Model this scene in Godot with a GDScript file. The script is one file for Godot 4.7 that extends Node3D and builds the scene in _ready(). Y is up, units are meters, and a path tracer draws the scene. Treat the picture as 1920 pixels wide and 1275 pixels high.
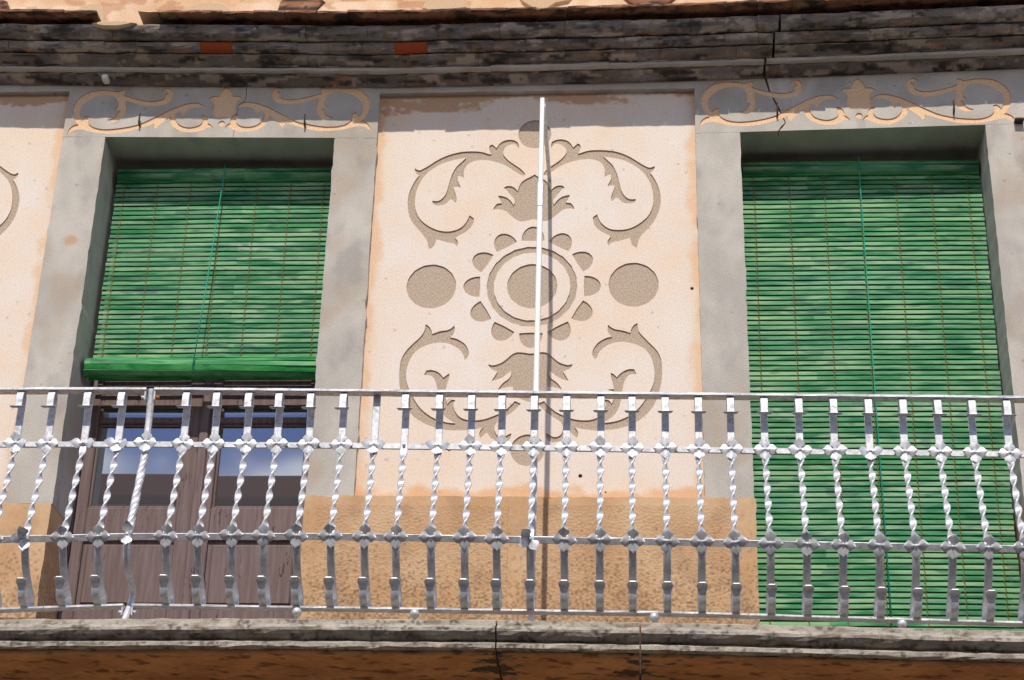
extends Node3D
# A stuccoed house front above a street: two balcony windows with green slatted blinds, an incised panel between them,
# a weathered cornice above and a silver-painted wrought iron railing on a stone balcony below.
# The front wall's face is z = 0, the street is towards +z, the ground is y = 0.

const SUN_RUN := Vector3(0.03, -1.25, -1.0)      # the way the sunlight travels
const SCROLL_UP := [-43, 578, -58, 601, -86, 623, -115, 646, -136, 668, -144, 686, -143, 706, -130, 724, -111, 735, -90, 735, -80, 721, -75, 712, -72, 726, -79, 746, -96, 757, -123, 760, -146, 752, -163, 738, -171, 722, -176, 714, -184, 724, -194, 734, -205, 730, -210, 717, -206, 698, -197, 682, -209, 683, -240, 695, -279, 700, -321, 698, -362, 691, -400, 679, -434, 660, -460, 641, -482, 624, -504, 609, -521, 601, -533, 604, -543, 611, -544, 598, -535, 582, -522, 573, -534, 558, -550, 527, -564, 487, -570, 444, -566, 400, -558, 365, -543, 330, -524, 303, -501, 276, -481, 252, -468, 228, -462, 190, -448, 196, -438, 211, -433, 228, -431, 239, -413, 235, -390, 227, -367, 221, -348, 217, -336, 201, -331, 221, -338, 238, -347, 248, -324, 261, -294, 281, -276, 302, -266, 328, -267, 347, -286, 362, -291, 345, -301, 321, -321, 298, -347, 285, -377, 280, -411, 283, -445, 295, -480, 317, -512, 349, -531, 391, -537, 435, -533, 487, -520, 531, -499, 570, -470, 601, -436, 627, -399, 645, -361, 655, -331, 661, -313, 663, -334, 640, -352, 622, -366, 595, -379, 560, -386, 521, -394, 481, -407, 455, -425, 439, -444, 438, -457, 440, -455, 425, -439, 416, -416, 416, -394, 424, -382, 442, -372, 448, -360, 437, -351, 428, -346, 446, -353, 472, -361, 494, -363, 512, -348, 510, -331, 509, -340, 527, -347, 547, -346, 569, -331, 564, -318, 557, -320, 577, -319, 599, -310, 621, -292, 639, -262, 650, -231, 653, -200, 647, -170, 638, -139, 626, -108, 607, -81, 586, -62, 568, -43, 568]
const SCROLL_DOWN := [-63, -554, -73, -569, -94, -589, -122, -610, -154, -626, -189, -639, -228, -645, -264, -643, -293, -631, -315, -606, -324, -582, -325, -563, -317, -549, -332, -547, -345, -557, -350, -568, -359, -543, -361, -523, -355, -508, -331, -503, -344, -500, -360, -498, -356, -472, -348, -448, -346, -422, -361, -431, -373, -444, -383, -428, -402, -412, -424, -404, -446, -406, -457, -428, -437, -430, -423, -433, -411, -448, -403, -468, -397, -492, -394, -519, -391, -543, -384, -574, -372, -606, -350, -633, -315, -656, -349, -653, -385, -643, -422, -624, -459, -594, -489, -554, -517, -503, -530, -463, -534, -423, -530, -383, -517, -343, -494, -311, -465, -291, -429, -278, -393, -273, -357, -278, -327, -292, -304, -312, -289, -336, -285, -356, -274, -351, -266, -332, -268, -312, -283, -284, -306, -264, -328, -254, -350, -249, -336, -231, -331, -211, -335, -192, -348, -206, -366, -214, -395, -218, -417, -226, -430, -232, -432, -214, -444, -194, -461, -183, -462, -202, -468, -226, -485, -250, -513, -279, -541, -311, -559, -347, -565, -391, -565, -439, -559, -487, -546, -535, -528, -578, -501, -617, -463, -648, -423, -669, -376, -684, -333, -690, -283, -691, -248, -688, -212, -682, -195, -675, -205, -692, -210, -707, -205, -726, -194, -715, -176, -699, -169, -715, -154, -730, -133, -742, -104, -746, -87, -740, -76, -726, -73, -702, -87, -711, -105, -721, -126, -719, -139, -706, -146, -684, -144, -665, -132, -649, -100, -626, -65, -599, -35, -566]
const FLOWER_UP := [0, 573, -17, 560, -43, 547, -60, 530, -69, 508, -74, 486, -88, 504, -107, 514, -126, 513, -138, 504, -121, 489, -112, 472, -92, 452, -85, 430, -91, 414, -101, 432, -120, 452, -143, 461, -162, 463, -154, 443, -144, 424, -165, 422, -178, 406, -182, 390, -157, 394, -130, 387, -107, 365, -80, 339, -54, 327, -27, 332, 5, 340]
const FLOWER_DOWN := [-1, -330, -30, -324, -59, -321, -80, -331, -98, -349, -119, -369, -144, -381, -165, -385, -182, -379, -178, -393, -161, -407, -141, -415, -151, -433, -165, -458, -142, -453, -117, -441, -99, -425, -84, -411, -81, -429, -91, -449, -113, -465, -127, -481, -137, -500, -105, -489, -73, -485, -70, -512, -61, -536, -39, -544, -21, -552, -7, -560]
const FRIEZE_SCROLL := [-706, -82, -702, -57, -688, -39, -673, -32, -659, -29, -671, -17, -684, 2, -693, 25, -697, 48, -696, 76, -686, 101, -669, 122, -648, 140, -622, 153, -594, 158, -563, 159, -531, 155, -506, 150, -489, 150, -480, 158, -464, 158, -461, 149, -467, 128, -448, 121, -419, 111, -390, 102, -358, 95, -326, 91, -295, 94, -276, 102, -268, 111, -270, 125, -265, 134, -256, 136, -259, 148, -271, 153, -287, 153, -278, 162, -265, 167, -249, 161, -237, 145, -235, 124, -240, 101, -254, 83, -277, 72, -307, 67, -343, 69, -387, 77, -428, 93, -453, 102, -453, 86, -448, 63, -448, 40, -453, 17, -465, -1, -483, -14, -502, -17, -525, -6, -508, -3, -493, 8, -482, 29, -472, 45, -487, 50, -499, 54, -488, 63, -486, 82, -491, 101, -500, 117, -516, 129, -536, 134, -564, 133, -591, 126, -617, 114, -642, 96, -658, 78, -665, 57, -664, 34, -657, 11, -648, -7, -641, 8, -630, 16, -616, 12, -620, -1, -618, -17, -611, -31, -593, -45, -568, -55, -536, -59, -497, -58, -451, -52, -413, -44, -375, -34, -352, -23, -323, -7, -286, 15, -249, 37, -212, 57, -174, 73, -136, 81, -109, 81, -88, 71, -77, 57, -94, 58, -114, 60, -137, 56, -156, 45, -166, 29, -173, 5, -183, 22, -186, 36, -198, 36, -207, 23, -209, 4, -202, -19, -189, -37, -166, -50, -138, -55, -111, -52, -89, -41, -77, -25, -76, -7, -88, 12, -70, 11, -58, 0, -53, -16, -54, -32, -40, -39, -29, -55, -45, -51, -56, -54, -71, -66, -97, -77, -128, -80, -159, -76, -188, -64, -213, -46, -227, -28, -233, -9, -229, 11, -245, -4, -263, -20, -281, -36, -296, -58, -307, -42, -305, -26, -335, -40, -373, -53, -418, -68, -456, -78, -495, -81, -538, -79, -582, -73, -610, -64, -635, -56, -655, -53, -682, -60, -698, -71]
const FRIEZE_TULIP := [-8, 172, 16, 157, 28, 137, 34, 117, 50, 119, 65, 116, 78, 104, 67, 97, 55, 87, 51, 68, 57, 43, 53, 21, 40, 4, 28, 1, 8, 6]

var house: Node3D
var rng := RandomNumberGenerator.new()
var M := {}
var taken := {}


func _ready() -> void:
	rng.seed = 11
	camera_and_light()
	make_materials()
	street()
	house = thing("town_house", "stuccoed house front with incised plaster panel, grey window surrounds and weathered brick cornice", "house")
	walls()
	panels()
	friezes()
	base_course()
	cornice()
	french_door()
	wall_fittings()
	balcony()
	railing()
	pole()
	blinds()
	opposite_houses()


# ------------------------------------------------------------------ camera, sky, sun

func camera_and_light() -> void:
	var cam := Camera3D.new()
	cam.name = "camera"
	cam.position = Vector3(0, 1.6, 7.4)
	cam.rotation = Vector3(0.461316, 0.072190, 0.027535)
	cam.fov = rad_to_deg(2.0 * atan(637.5 / 3602.5))
	cam.near = 0.05
	cam.far = 500.0
	add_child(cam)
	cam.current = true

	var sun := DirectionalLight3D.new()
	sun.name = "sun"
	sun.light_energy = 1.25
	sun.light_color = Color(1.0, 0.965, 0.91)
	sun.light_angular_distance = 0.5
	sun.shadow_enabled = true
	add_child(sun)
	sun.look_at_from_position(Vector3.ZERO, SUN_RUN, Vector3.UP)

	var sky_material := PanoramaSkyMaterial.new()
	sky_material.panorama = sky_picture()
	var sky := Sky.new()
	sky.sky_material = sky_material
	var env := Environment.new()
	env.background_mode = Environment.BG_SKY
	env.sky = sky
	env.background_energy_multiplier = 1.12
	env.tonemap_mode = Environment.TONE_MAPPER_LINEAR
	env.tonemap_exposure = 1.06
	env.sdfgi_enabled = true
	env.ssao_enabled = true
	env.ssil_enabled = true
	var we := WorldEnvironment.new()
	we.name = "environment"
	we.environment = env
	add_child(we)


# blue summer sky with banks of cumulus all round
func sky_picture() -> ImageTexture:
	var w := 1536
	var h := 768
	var puff := FastNoiseLite.new()
	puff.seed = 171
	puff.frequency = 1.0
	puff.noise_type = FastNoiseLite.TYPE_SIMPLEX_SMOOTH
	puff.fractal_octaves = 6
	var im := Image.create(w, h, false, Image.FORMAT_RGBF)
	for j in h:
		var el := (0.5 - (j + 0.5) / h) * PI
		var se := sin(el)
		var ce := cos(el)
		var air := Color(0.52, 0.62, 0.82).lerp(Color(0.09, 0.18, 0.55), pow(clampf(se, 0.0, 1.0), 0.45))
		var bias := 0.27 - 3.2 * maxf(0.0, el - 0.33)
		for i in w:
			var phi := (i + 0.5) / w * TAU
			if el < 0.0:
				im.set_pixel(i, j, Color(0.26, 0.25, 0.23))
				continue
			var d := Vector3(sin(phi) * ce, se, -cos(phi) * ce)
			var n := puff.get_noise_3d(d.x * 2.4 + 3.1, d.y * 4.6, d.z * 2.4)
			var c := smoothstep(0.0, 0.12, n + bias)
			var body := clampf(0.86 + 0.35 * n, 0.6, 1.15)
			im.set_pixel(i, j, air.lerp(Color(body * 1.4, body * 1.41, body * 1.44), c))
	return ImageTexture.create_from_image(im)


# ------------------------------------------------------------------ small helpers

func numbered(called: String) -> String:
	taken[called] = taken.get(called, -1) + 1
	return called if taken[called] == 0 else "%s_%03d" % [called, taken[called]]


func thing(called: String, label: String, category: String, at := Vector3.ZERO, group := "") -> Node3D:
	var o := Node3D.new()
	o.name = numbered(called)
	o.position = at
	o.set_meta("label", label)
	o.set_meta("category", category)
	if group:
		o.set_meta("group", group)
	add_child(o)
	return o


func part(called: String, mesh: Mesh, material: Material, parent: Node3D, at := Vector3.ZERO, label := "") -> MeshInstance3D:
	var o := MeshInstance3D.new()
	o.name = called
	o.mesh = mesh
	o.material_override = material
	o.position = at
	if label:
		o.set_meta("label", label)
	parent.add_child(o, true)
	return o


func tool() -> SurfaceTool:
	var st := SurfaceTool.new()
	st.begin(Mesh.PRIMITIVE_TRIANGLES)
	return st


func done(st: SurfaceTool) -> ArrayMesh:
	st.generate_normals()
	return st.commit()


# corners run counter-clockwise seen from outside
func tri(st: SurfaceTool, a: Vector3, b: Vector3, c: Vector3) -> void:
	st.add_vertex(a)
	st.add_vertex(c)
	st.add_vertex(b)


func quad(st: SurfaceTool, a: Vector3, b: Vector3, c: Vector3, d: Vector3) -> void:
	tri(st, a, b, c)
	tri(st, a, c, d)


func flat(st: SurfaceTool) -> void:
	st.set_smooth_group(-1)


func ccw(p: PackedVector2Array) -> PackedVector2Array:
	if Geometry2D.is_polygon_clockwise(p):
		var q := p.duplicate()
		q.reverse()
		return q
	return p


# an outline in the wall's plane, given thickness from z0 (back) to z1 (front), its front edge eased by `ease_by`
func prism(outline: PackedVector2Array, z0: float, z1: float, ease_by := 0.0) -> ArrayMesh:
	var p := ccw(outline)
	var st := tool()
	flat(st)
	var f := p
	if ease_by > 0.0:
		var inner := Geometry2D.offset_polygon(p, -ease_by, Geometry2D.JOIN_MITER)
		if inner.size() == 1 and inner[0].size() == p.size():
			f = ccw(inner[0])
			var best := 0
			for k in f.size():
				if f[k].distance_to(p[0]) < f[best].distance_to(p[0]):
					best = k
			var g := PackedVector2Array()
			for k in f.size():
				g.append(f[(best + k) % f.size()])
			f = g
	var zs := z1 - ease_by if f != p else z1
	var idx := Geometry2D.triangulate_polygon(f)
	if idx.is_empty():
		push_warning("outline cannot be filled")
	for k in range(0, idx.size(), 3):
		var a := f[idx[k]]
		var b := f[idx[k + 1]]
		var c := f[idx[k + 2]]
		if (b - a).cross(c - a) < 0.0:
			var s := b
			b = c
			c = s
		tri(st, Vector3(a.x, a.y, z1), Vector3(b.x, b.y, z1), Vector3(c.x, c.y, z1))
		tri(st, Vector3(a.x, a.y, z0), Vector3(c.x, c.y, z0), Vector3(b.x, b.y, z0))
	for k in p.size():
		var m := (k + 1) % p.size()
		quad(st, Vector3(p[k].x, p[k].y, z0), Vector3(p[m].x, p[m].y, z0), Vector3(p[m].x, p[m].y, zs), Vector3(p[k].x, p[k].y, zs))
		if f != p:
			quad(st, Vector3(p[k].x, p[k].y, zs), Vector3(p[m].x, p[m].y, zs), Vector3(f[m].x, f[m].y, z1), Vector3(f[k].x, f[k].y, z1))
	return done(st)


# a flat ring in the wall's plane
func annulus(outer: PackedVector2Array, inner: PackedVector2Array, z: float) -> ArrayMesh:
	var st := tool()
	flat(st)
	var n := outer.size()
	var m := inner.size()
	for k in n:
		var a := outer[k]
		var b := outer[(k + 1) % n]
		var c := inner[((k + 1) * m / n) % m]
		var d := inner[(k * m / n) % m]
		quad(st, Vector3(a.x, a.y, z), Vector3(b.x, b.y, z), Vector3(c.x, c.y, z), Vector3(d.x, d.y, z))
	return done(st)


# box from a to b with chamfered edges
func block(a: Vector3, b: Vector3, bevel := 0.003) -> ArrayMesh:
	var st := tool()
	flat(st)
	block_into(st, a, b, bevel)
	return done(st)


func block_into(st: SurfaceTool, a: Vector3, b: Vector3, bevel := 0.003) -> void:
	var c := (a + b) / 2.0
	var h := (b - a) / 2.0
	var e := minf(bevel, minf(h.x, minf(h.y, h.z)) * 0.9)
	for axis in 3:
		for s in [-1.0, 1.0]:
			var u := (axis + 1) % 3
			var v := (axis + 2) % 3
			var q := []
			for k in [[-1, -1], [1, -1], [1, 1], [-1, 1]]:
				var p := Vector3()
				p[axis] = s * h[axis]
				p[u] = k[0] * (h[u] - e)
				p[v] = k[1] * (h[v] - e)
				q.append(c + p)
			if s > 0.0:
				quad(st, q[0], q[1], q[2], q[3])
			else:
				quad(st, q[3], q[2], q[1], q[0])
	for axis in 3:
		var u := (axis + 1) % 3
		var v := (axis + 2) % 3
		for su in [-1.0, 1.0]:
			for sv in [-1.0, 1.0]:
				var q := []
				for k in [[-1.0, 0], [1.0, 0], [1.0, 1], [-1.0, 1]]:
					var p := Vector3()
					p[axis] = k[0] * (h[axis] - e)
					p[u] = su * (h[u] - (e if k[1] == 1 else 0.0))
					p[v] = sv * (h[v] - (0.0 if k[1] == 1 else e))
					q.append(c + p)
				if su * sv > 0.0:
					quad(st, q[0], q[1], q[2], q[3])
				else:
					quad(st, q[3], q[2], q[1], q[0])
	for sx in [-1.0, 1.0]:
		for sy in [-1.0, 1.0]:
			for sz in [-1.0, 1.0]:
				var p1 := c + Vector3(sx * h.x, sy * (h.y - e), sz * (h.z - e))
				var p2 := c + Vector3(sx * (h.x - e), sy * h.y, sz * (h.z - e))
				var p3 := c + Vector3(sx * (h.x - e), sy * (h.y - e), sz * h.z)
				if sx * sy * sz > 0.0:
					tri(st, p1, p2, p3)
				else:
					tri(st, p1, p3, p2)


# a section (z, y), counter-clockwise seen from +x, carried along x; lift(x) raises it, so that an old course may sag
func course(section: Array, x0: float, x1: float, lift: Callable, step := 0.12, wobble := 0.0) -> ArrayMesh:
	var st := tool()
	var n := maxi(1, int(ceil((x1 - x0) / step)))
	var rings := []
	for i in n + 1:
		var x := lerpf(x0, x1, float(i) / n)
		var dy: float = lift.call(x)
		var ring := []
		for s in section:
			var jit := Vector2(rng.randf_range(-wobble, wobble), rng.randf_range(-wobble, wobble)) if s[0] > 0.001 else Vector2.ZERO
			ring.append(Vector3(x, s[1] + dy + jit.y, s[0] + jit.x))
		rings.append(ring)
	var m := section.size()
	flat(st)
	for i in n:
		for k in m:
			var l := (k + 1) % m
			quad(st, rings[i][k], rings[i][l], rings[i + 1][l], rings[i + 1][k])
	var flat_section := PackedVector2Array()
	for s in section:
		flat_section.append(Vector2(s[0], s[1]))
	var idx := Geometry2D.triangulate_polygon(flat_section)
	for k in range(0, idx.size(), 3):
		for e in [[0, false], [n, true]]:
			var a: Vector3 = rings[e[0]][idx[k]]
			var b: Vector3 = rings[e[0]][idx[k + 1]]
			var c: Vector3 = rings[e[0]][idx[k + 2]]
			if ((b - a).cross(c - a).x > 0.0) == e[1]:
				tri(st, a, b, c)
			else:
				tri(st, a, c, b)
	return done(st)


# round bar through points
func tube(points: Array, radius: float, sides := 8) -> ArrayMesh:
	var st := tool()
	st.set_smooth_group(0)
	tube_into(st, points, radius, sides)
	return done(st)


func tube_into(st: SurfaceTool, points: Array, radius: float, sides := 8) -> void:
	var rings := []
	var side := Vector3.ZERO
	for i in points.size():
		var t: Vector3 = (points[mini(i + 1, points.size() - 1)] - points[maxi(i - 1, 0)]).normalized()
		if i == 0:
			side = t.cross(Vector3.UP if absf(t.y) < 0.9 else Vector3.RIGHT).normalized()
		else:
			side = (side - t * side.dot(t)).normalized()
		var up := t.cross(side)
		var ring := []
		for k in sides:
			var a := TAU * k / sides
			ring.append(points[i] + (side * cos(a) + up * sin(a)) * radius)
		rings.append(ring)
	for i in rings.size() - 1:
		for k in sides:
			var l := (k + 1) % sides
			quad(st, rings[i][k], rings[i][l], rings[i + 1][l], rings[i + 1][k])
	for k in range(1, sides - 1):
		tri(st, rings[0][0], rings[0][k + 1], rings[0][k])
		tri(st, rings[-1][0], rings[-1][k], rings[-1][k + 1])


# flat iron through points in a plane across x: each stop is [z, y, width, thickness, turn about its own length]
func flat_iron(stops: Array, x := 0.0) -> ArrayMesh:
	var st := tool()
	st.set_smooth_group(0)
	var rings := []
	for i in stops.size():
		var s: Array = stops[i]
		var a: Array = stops[maxi(i - 1, 0)]
		var b: Array = stops[mini(i + 1, stops.size() - 1)]
		var t := Vector3(0, b[1] - a[1], b[0] - a[0]).normalized()
		var u := Vector3.RIGHT
		var v := t.cross(u)
		u = u.rotated(t, s[4])
		v = v.rotated(t, s[4])
		var at := Vector3(x, s[1], s[0])
		var w: float = s[2] / 2.0
		var h: float = s[3] / 2.0
		var e := h * 0.55
		var ring := []
		for k in [[w, -h + e], [w, h - e], [w - e, h], [-w + e, h], [-w, h - e], [-w, -h + e], [-w + e, -h], [w - e, -h]]:
			ring.append(at + u * k[0] + v * k[1])
		rings.append(ring)
	for i in rings.size() - 1:
		for k in 8:
			st.set_smooth_group(k % 2 + (k * 2 if k % 2 == 0 else 0))
			var l := (k + 1) % 8
			quad(st, rings[i][k], rings[i][l], rings[i + 1][l], rings[i + 1][k])
	st.set_smooth_group(-1)
	for k in range(1, 7):
		tri(st, rings[0][0], rings[0][k + 1], rings[0][k])
		tri(st, rings[-1][0], rings[-1][k], rings[-1][k + 1])
	return done(st)


# millimetres about a point -> outline in metres; gentle bends are rounded off, tips stay sharp
func outline(mm: Array, at: Vector2, flip := false, rounding := true) -> PackedVector2Array:
	var p := PackedVector2Array()
	for k in range(0, mm.size(), 2):
		p.append(at + Vector2((-mm[k] if flip else mm[k]) * 0.001 + rng.randf_range(-0.0011, 0.0011), mm[k + 1] * 0.001 + rng.randf_range(-0.0011, 0.0011)))
	return soften(p) if rounding else p


func soften(p: PackedVector2Array) -> PackedVector2Array:
	var q := PackedVector2Array()
	for k in p.size():
		var a := p[(k - 1 + p.size()) % p.size()]
		var b := p[k]
		var c := p[(k + 1) % p.size()]
		if absf((b - a).angle_to(c - b)) < 0.75:
			q.append(b.lerp(a, 0.25))
			q.append(b.lerp(c, 0.25))
		else:
			q.append(b)
	return q


# half an outline, from its top on the axis round to its foot on the axis, made whole
func whole(mm: Array, at: Vector2) -> PackedVector2Array:
	var p := PackedVector2Array()
	var n := mm.size() / 2
	for k in n:
		p.append(at + Vector2(0.0 if k == 0 or k == n - 1 else mm[2 * k] * 0.001, mm[2 * k + 1] * 0.001))
	for k in range(n - 2, 0, -1):
		p.append(at + Vector2(-mm[2 * k] * 0.001, mm[2 * k + 1] * 0.001))
	return soften(p)


func disc(at: Vector2, r: float, n := 40) -> PackedVector2Array:
	var p := PackedVector2Array()
	for k in n:
		p.append(at + Vector2.from_angle(TAU * k / n) * r * (1.0 + 0.008 * sin(k * 2.3 + at.x * 50.0)))
	return p


func crooked(a: Vector2, b: Vector2, by := 0.0015, step := 0.035) -> PackedVector2Array:
	var n := maxi(1, int(a.distance_to(b) / step))
	var side := (b - a).normalized().orthogonal()
	var p := PackedVector2Array()
	for k in n:
		p.append(a.lerp(b, float(k) / n) + side * (rng.randf_range(-by, by) * (3.5 if rng.randf() < 0.12 else 1.0) if k else 0.0))
	return p


# a four-cornered piece of wall whose edges are a little uneven
func rough_quad(c: Array, by := 0.0015) -> PackedVector2Array:
	var p := PackedVector2Array()
	for k in c.size():
		p.append_array(crooked(c[k], c[(k + 1) % c.size()], by))
	return p


# ------------------------------------------------------------------ materials

const MAP_X := -3.4
const MAP_Y := 3.6
const MAP_W := 5.6
const MAP_H := 3.5

func noise(s: int, octaves := 4, kind := FastNoiseLite.TYPE_SIMPLEX_SMOOTH) -> FastNoiseLite:
	var n := FastNoiseLite.new()
	n.seed = s
	n.frequency = 1.0
	n.noise_type = kind
	n.fractal_octaves = octaves
	return n


func rgb(r: float, g: float, b: float) -> Color:
	return Color(r / 255.0, g / 255.0, b / 255.0)


# a colour picture that covers the front once: paint(x, y) gets metres
func front_map(paint: Callable, w := 640, h := 400) -> ImageTexture:
	var bytes := PackedByteArray()
	bytes.resize(w * h * 3)
	var at := 0
	for j in h:
		var y := MAP_Y + MAP_H * (1.0 - (j + 0.5) / h)
		for i in w:
			var c: Color = paint.call(MAP_X + MAP_W * (i + 0.5) / w, y)
			bytes[at] = int(clampf(c.r, 0.0, 1.0) * 255.0)
			bytes[at + 1] = int(clampf(c.g, 0.0, 1.0) * 255.0)
			bytes[at + 2] = int(clampf(c.b, 0.0, 1.0) * 255.0)
			at += 3
	return ImageTexture.create_from_image(Image.create_from_data(w, h, false, Image.FORMAT_RGB8, bytes))


func grain(s: int, freq: float, octaves := 3, size := 512, kind := FastNoiseLite.TYPE_SIMPLEX_SMOOTH, low := 0.0, high := 1.0) -> ImageTexture:
	var n := FastNoiseLite.new()
	n.seed = s
	n.frequency = freq
	n.fractal_octaves = octaves
	n.noise_type = kind
	if kind == FastNoiseLite.TYPE_CELLULAR:
		n.cellular_return_type = FastNoiseLite.RETURN_DISTANCE
		n.fractal_type = FastNoiseLite.FRACTAL_NONE
	var im := n.get_seamless_image(size, size)
	im.convert(Image.FORMAT_L8)
	if low != 0.0 or high != 1.0:
		var b := im.get_data()
		for k in b.size():
			b[k] = int(clampf(lerpf(low, high, b[k] / 255.0), 0.0, 1.0) * 255.0)
		im = Image.create_from_data(size, size, false, Image.FORMAT_L8, b)
	im.convert(Image.FORMAT_RGB8)
	return ImageTexture.create_from_image(im)


# a matt material: fine speckle and relief that repeat, times a colour picture that covers the whole front once
func matt(color: Color, map: Texture2D, speckle: Texture2D, relief: Texture2D, relief_cm: float, per_metre: float, rough := 0.92) -> StandardMaterial3D:
	var m := StandardMaterial3D.new()
	m.albedo_color = color
	m.albedo_texture = speckle
	m.roughness = rough
	m.metallic_specular = 0.3
	m.uv1_triplanar = true
	m.uv1_world_triplanar = true
	m.uv1_triplanar_sharpness = 4.0
	m.uv1_scale = Vector3.ONE * per_metre
	if map:
		m.uv2_triplanar = true
		m.uv2_world_triplanar = true
		m.uv2_triplanar_sharpness = 4.0
		m.uv2_scale = Vector3(1.0 / MAP_W, 1.0 / MAP_H, 1.0 / MAP_W)
		m.uv2_offset = Vector3(-MAP_X / MAP_W, -MAP_Y / MAP_H, 0.37)
		m.detail_enabled = true
		m.detail_blend_mode = BaseMaterial3D.BLEND_MODE_MUL
		m.detail_uv_layer = BaseMaterial3D.DETAIL_UV_2
		m.detail_albedo = map
	if relief:
		m.heightmap_enabled = true
		m.heightmap_texture = relief
		m.heightmap_scale = relief_cm
	return m

func make_materials() -> void:
	var soft := noise(1)
	var mid := noise(2)
	var fine := noise(3, 3)
	var drip := noise(4, 4)
	var speck := grain(21, 0.16, 3, 512, FastNoiseLite.TYPE_SIMPLEX_SMOOTH, 0.84, 1.07)
	var speck_soft := grain(22, 0.11, 3, 512, FastNoiseLite.TYPE_SIMPLEX_SMOOTH, 0.93, 1.03)
	var speck_hard := grain(23, 0.2, 2, 512, FastNoiseLite.TYPE_SIMPLEX_SMOOTH, 0.62, 1.2)
	var sand := grain(24, 0.14, 3, 512)
	var pits := grain(25, 0.055, 1, 512, FastNoiseLite.TYPE_CELLULAR)
	var lumps := grain(26, 0.03, 4, 512)

	# cream render of the panels: mottled, rust-coloured water marks under the top edge and along the foot and sides
	var cream := func(x: float, y: float) -> Color:
		var a := soft.get_noise_2d(x * 1.7, y * 1.7)
		var b := mid.get_noise_2d(x * 7.0, y * 5.0)
		var c := rgb(231, 220, 209).lerp(rgb(232, 211, 190), clampf(0.42 + 0.8 * a + 0.45 * b, 0.0, 1.0))
		c = c.lerp(rgb(226, 217, 206), smoothstep(0.15, 0.6, mid.get_noise_2d(x * 3.0 + 40.0, y * 3.0)) * 0.6)
		var px := fposmod(x + 1.18, 2.924)
		var edge := minf(px, 1.455 - px)
		c = c.lerp(rgb(228, 178, 132), smoothstep(0.05, 0.0, edge + 0.05 * b) * 0.55)
		var foot := y - 4.575 + 0.05 * drip.get_noise_2d(x * 5.0, y * 8.0)
		c = c.lerp(rgb(220, 166, 118), smoothstep(0.05, 0.0, foot) * 0.7)
		var head := 6.565 - y + 0.075 * drip.get_noise_2d(x * 2.2, y * 9.0 + 7.0) + 0.03 * sin(x * 1.9 + 1.0)
		c = c.lerp(rgb(176, 128, 92), smoothstep(0.042, 0.016, head + 0.03 * fine.get_noise_2d(x * 20.0, y * 30.0)) * 0.6)
		c = c.lerp(rgb(150, 120, 98), smoothstep(0.62, 0.75, fine.get_noise_2d(x * 26.0, y * 26.0)) * 0.5)
		return c
	M.cream = matt(Color(1, 1, 1), front_map(cream), speck_soft, null, 0.0, 1.6)

	# grey lime render of the window surrounds, with brown damp marks
	var grey := func(x: float, y: float) -> Color:
		var a := soft.get_noise_2d(x * 2.0 + 9.0, y * 2.0)
		var b := mid.get_noise_2d(x * 9.0 + 5.0, y * 6.0)
		var c := rgb(182, 177, 169).lerp(rgb(203, 197, 187), clampf(0.5 + 0.9 * a + 0.5 * b, 0.0, 1.0))
		c = c.lerp(rgb(178, 162, 144), smoothstep(0.08, 0.6, soft.get_noise_2d(x * 2.2 - 20.0, y * 1.7 + 3.0) + 0.3 * b) * 0.6)
		c = c.lerp(rgb(150, 148, 146), smoothstep(0.2, 0.6, mid.get_noise_2d(x * 4.0 + 70.0, y * 2.4)) * 0.4)
		var run := smoothstep(0.10, 0.0, absf(x - 0.68 + 0.1 * drip.get_noise_2d(x * 2.0, y * 6.0)) - 0.02 * b) * smoothstep(6.30, 6.45, y)
		c = c.lerp(rgb(205, 200, 194), run * smoothstep(-0.1, 0.35, drip.get_noise_2d(x * 30.0, y * 4.0)) * 0.9)
		c = c.lerp(rgb(196, 160, 122), smoothstep(0.045, 0.02, Vector2(x + 2.535, (y - 5.80) * 1.1).length() + 0.012 * b) * 0.8)
		c = c.lerp(rgb(110, 100, 90), smoothstep(0.66, 0.75, fine.get_noise_2d(x * 30.0 + 3.0, y * 30.0)) * 0.5)
		return c
	M.grey = matt(Color(1, 1, 1), front_map(grey), speck, sand, 0.05, 1.9)

	# coarse sand-coloured ground of the incised ornament
	M.sgraffito = matt(rgb(192, 174, 154), null, grain(27, 0.09, 4, 512, FastNoiseLite.TYPE_SIMPLEX_SMOOTH, 0.78, 1.1), sand, 0.09, 2.2)
	M.cut = matt(rgb(214, 158, 112), null, speck_soft, null, 0.0, 2.0)  # walls of the cuts: glow of bounced light put into their orange colour
	M.ochre_fill = matt(rgb(234, 199, 160), null, grain(28, 0.07, 4, 512, FastNoiseLite.TYPE_SIMPLEX_SMOOTH, 0.9, 1.04), sand, 0.03, 2.0)

	# bush-hammered ochre stone of the base, grimed in grains towards the balcony floor
	var stone := func(x: float, y: float) -> Color:
		var a := soft.get_noise_2d(x * 2.6 + 30.0, y * 2.6)
		var b := fine.get_noise_2d(x * 34.0, y * 34.0)
		var c := rgb(194, 156, 118).lerp(rgb(210, 178, 142), clampf(0.5 + a + 0.35 * b, 0.0, 1.0))
		c = c.lerp(rgb(178, 144, 112), smoothstep(0.1, 0.5, mid.get_noise_2d(x * 4.0, y * 4.0 + 60.0)) * 0.6)
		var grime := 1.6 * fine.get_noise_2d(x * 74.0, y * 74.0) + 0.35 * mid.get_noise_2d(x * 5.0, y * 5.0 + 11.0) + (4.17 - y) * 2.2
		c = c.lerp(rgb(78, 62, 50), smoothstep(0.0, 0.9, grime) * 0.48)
		return c
	var stone_map := front_map(stone)
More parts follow.
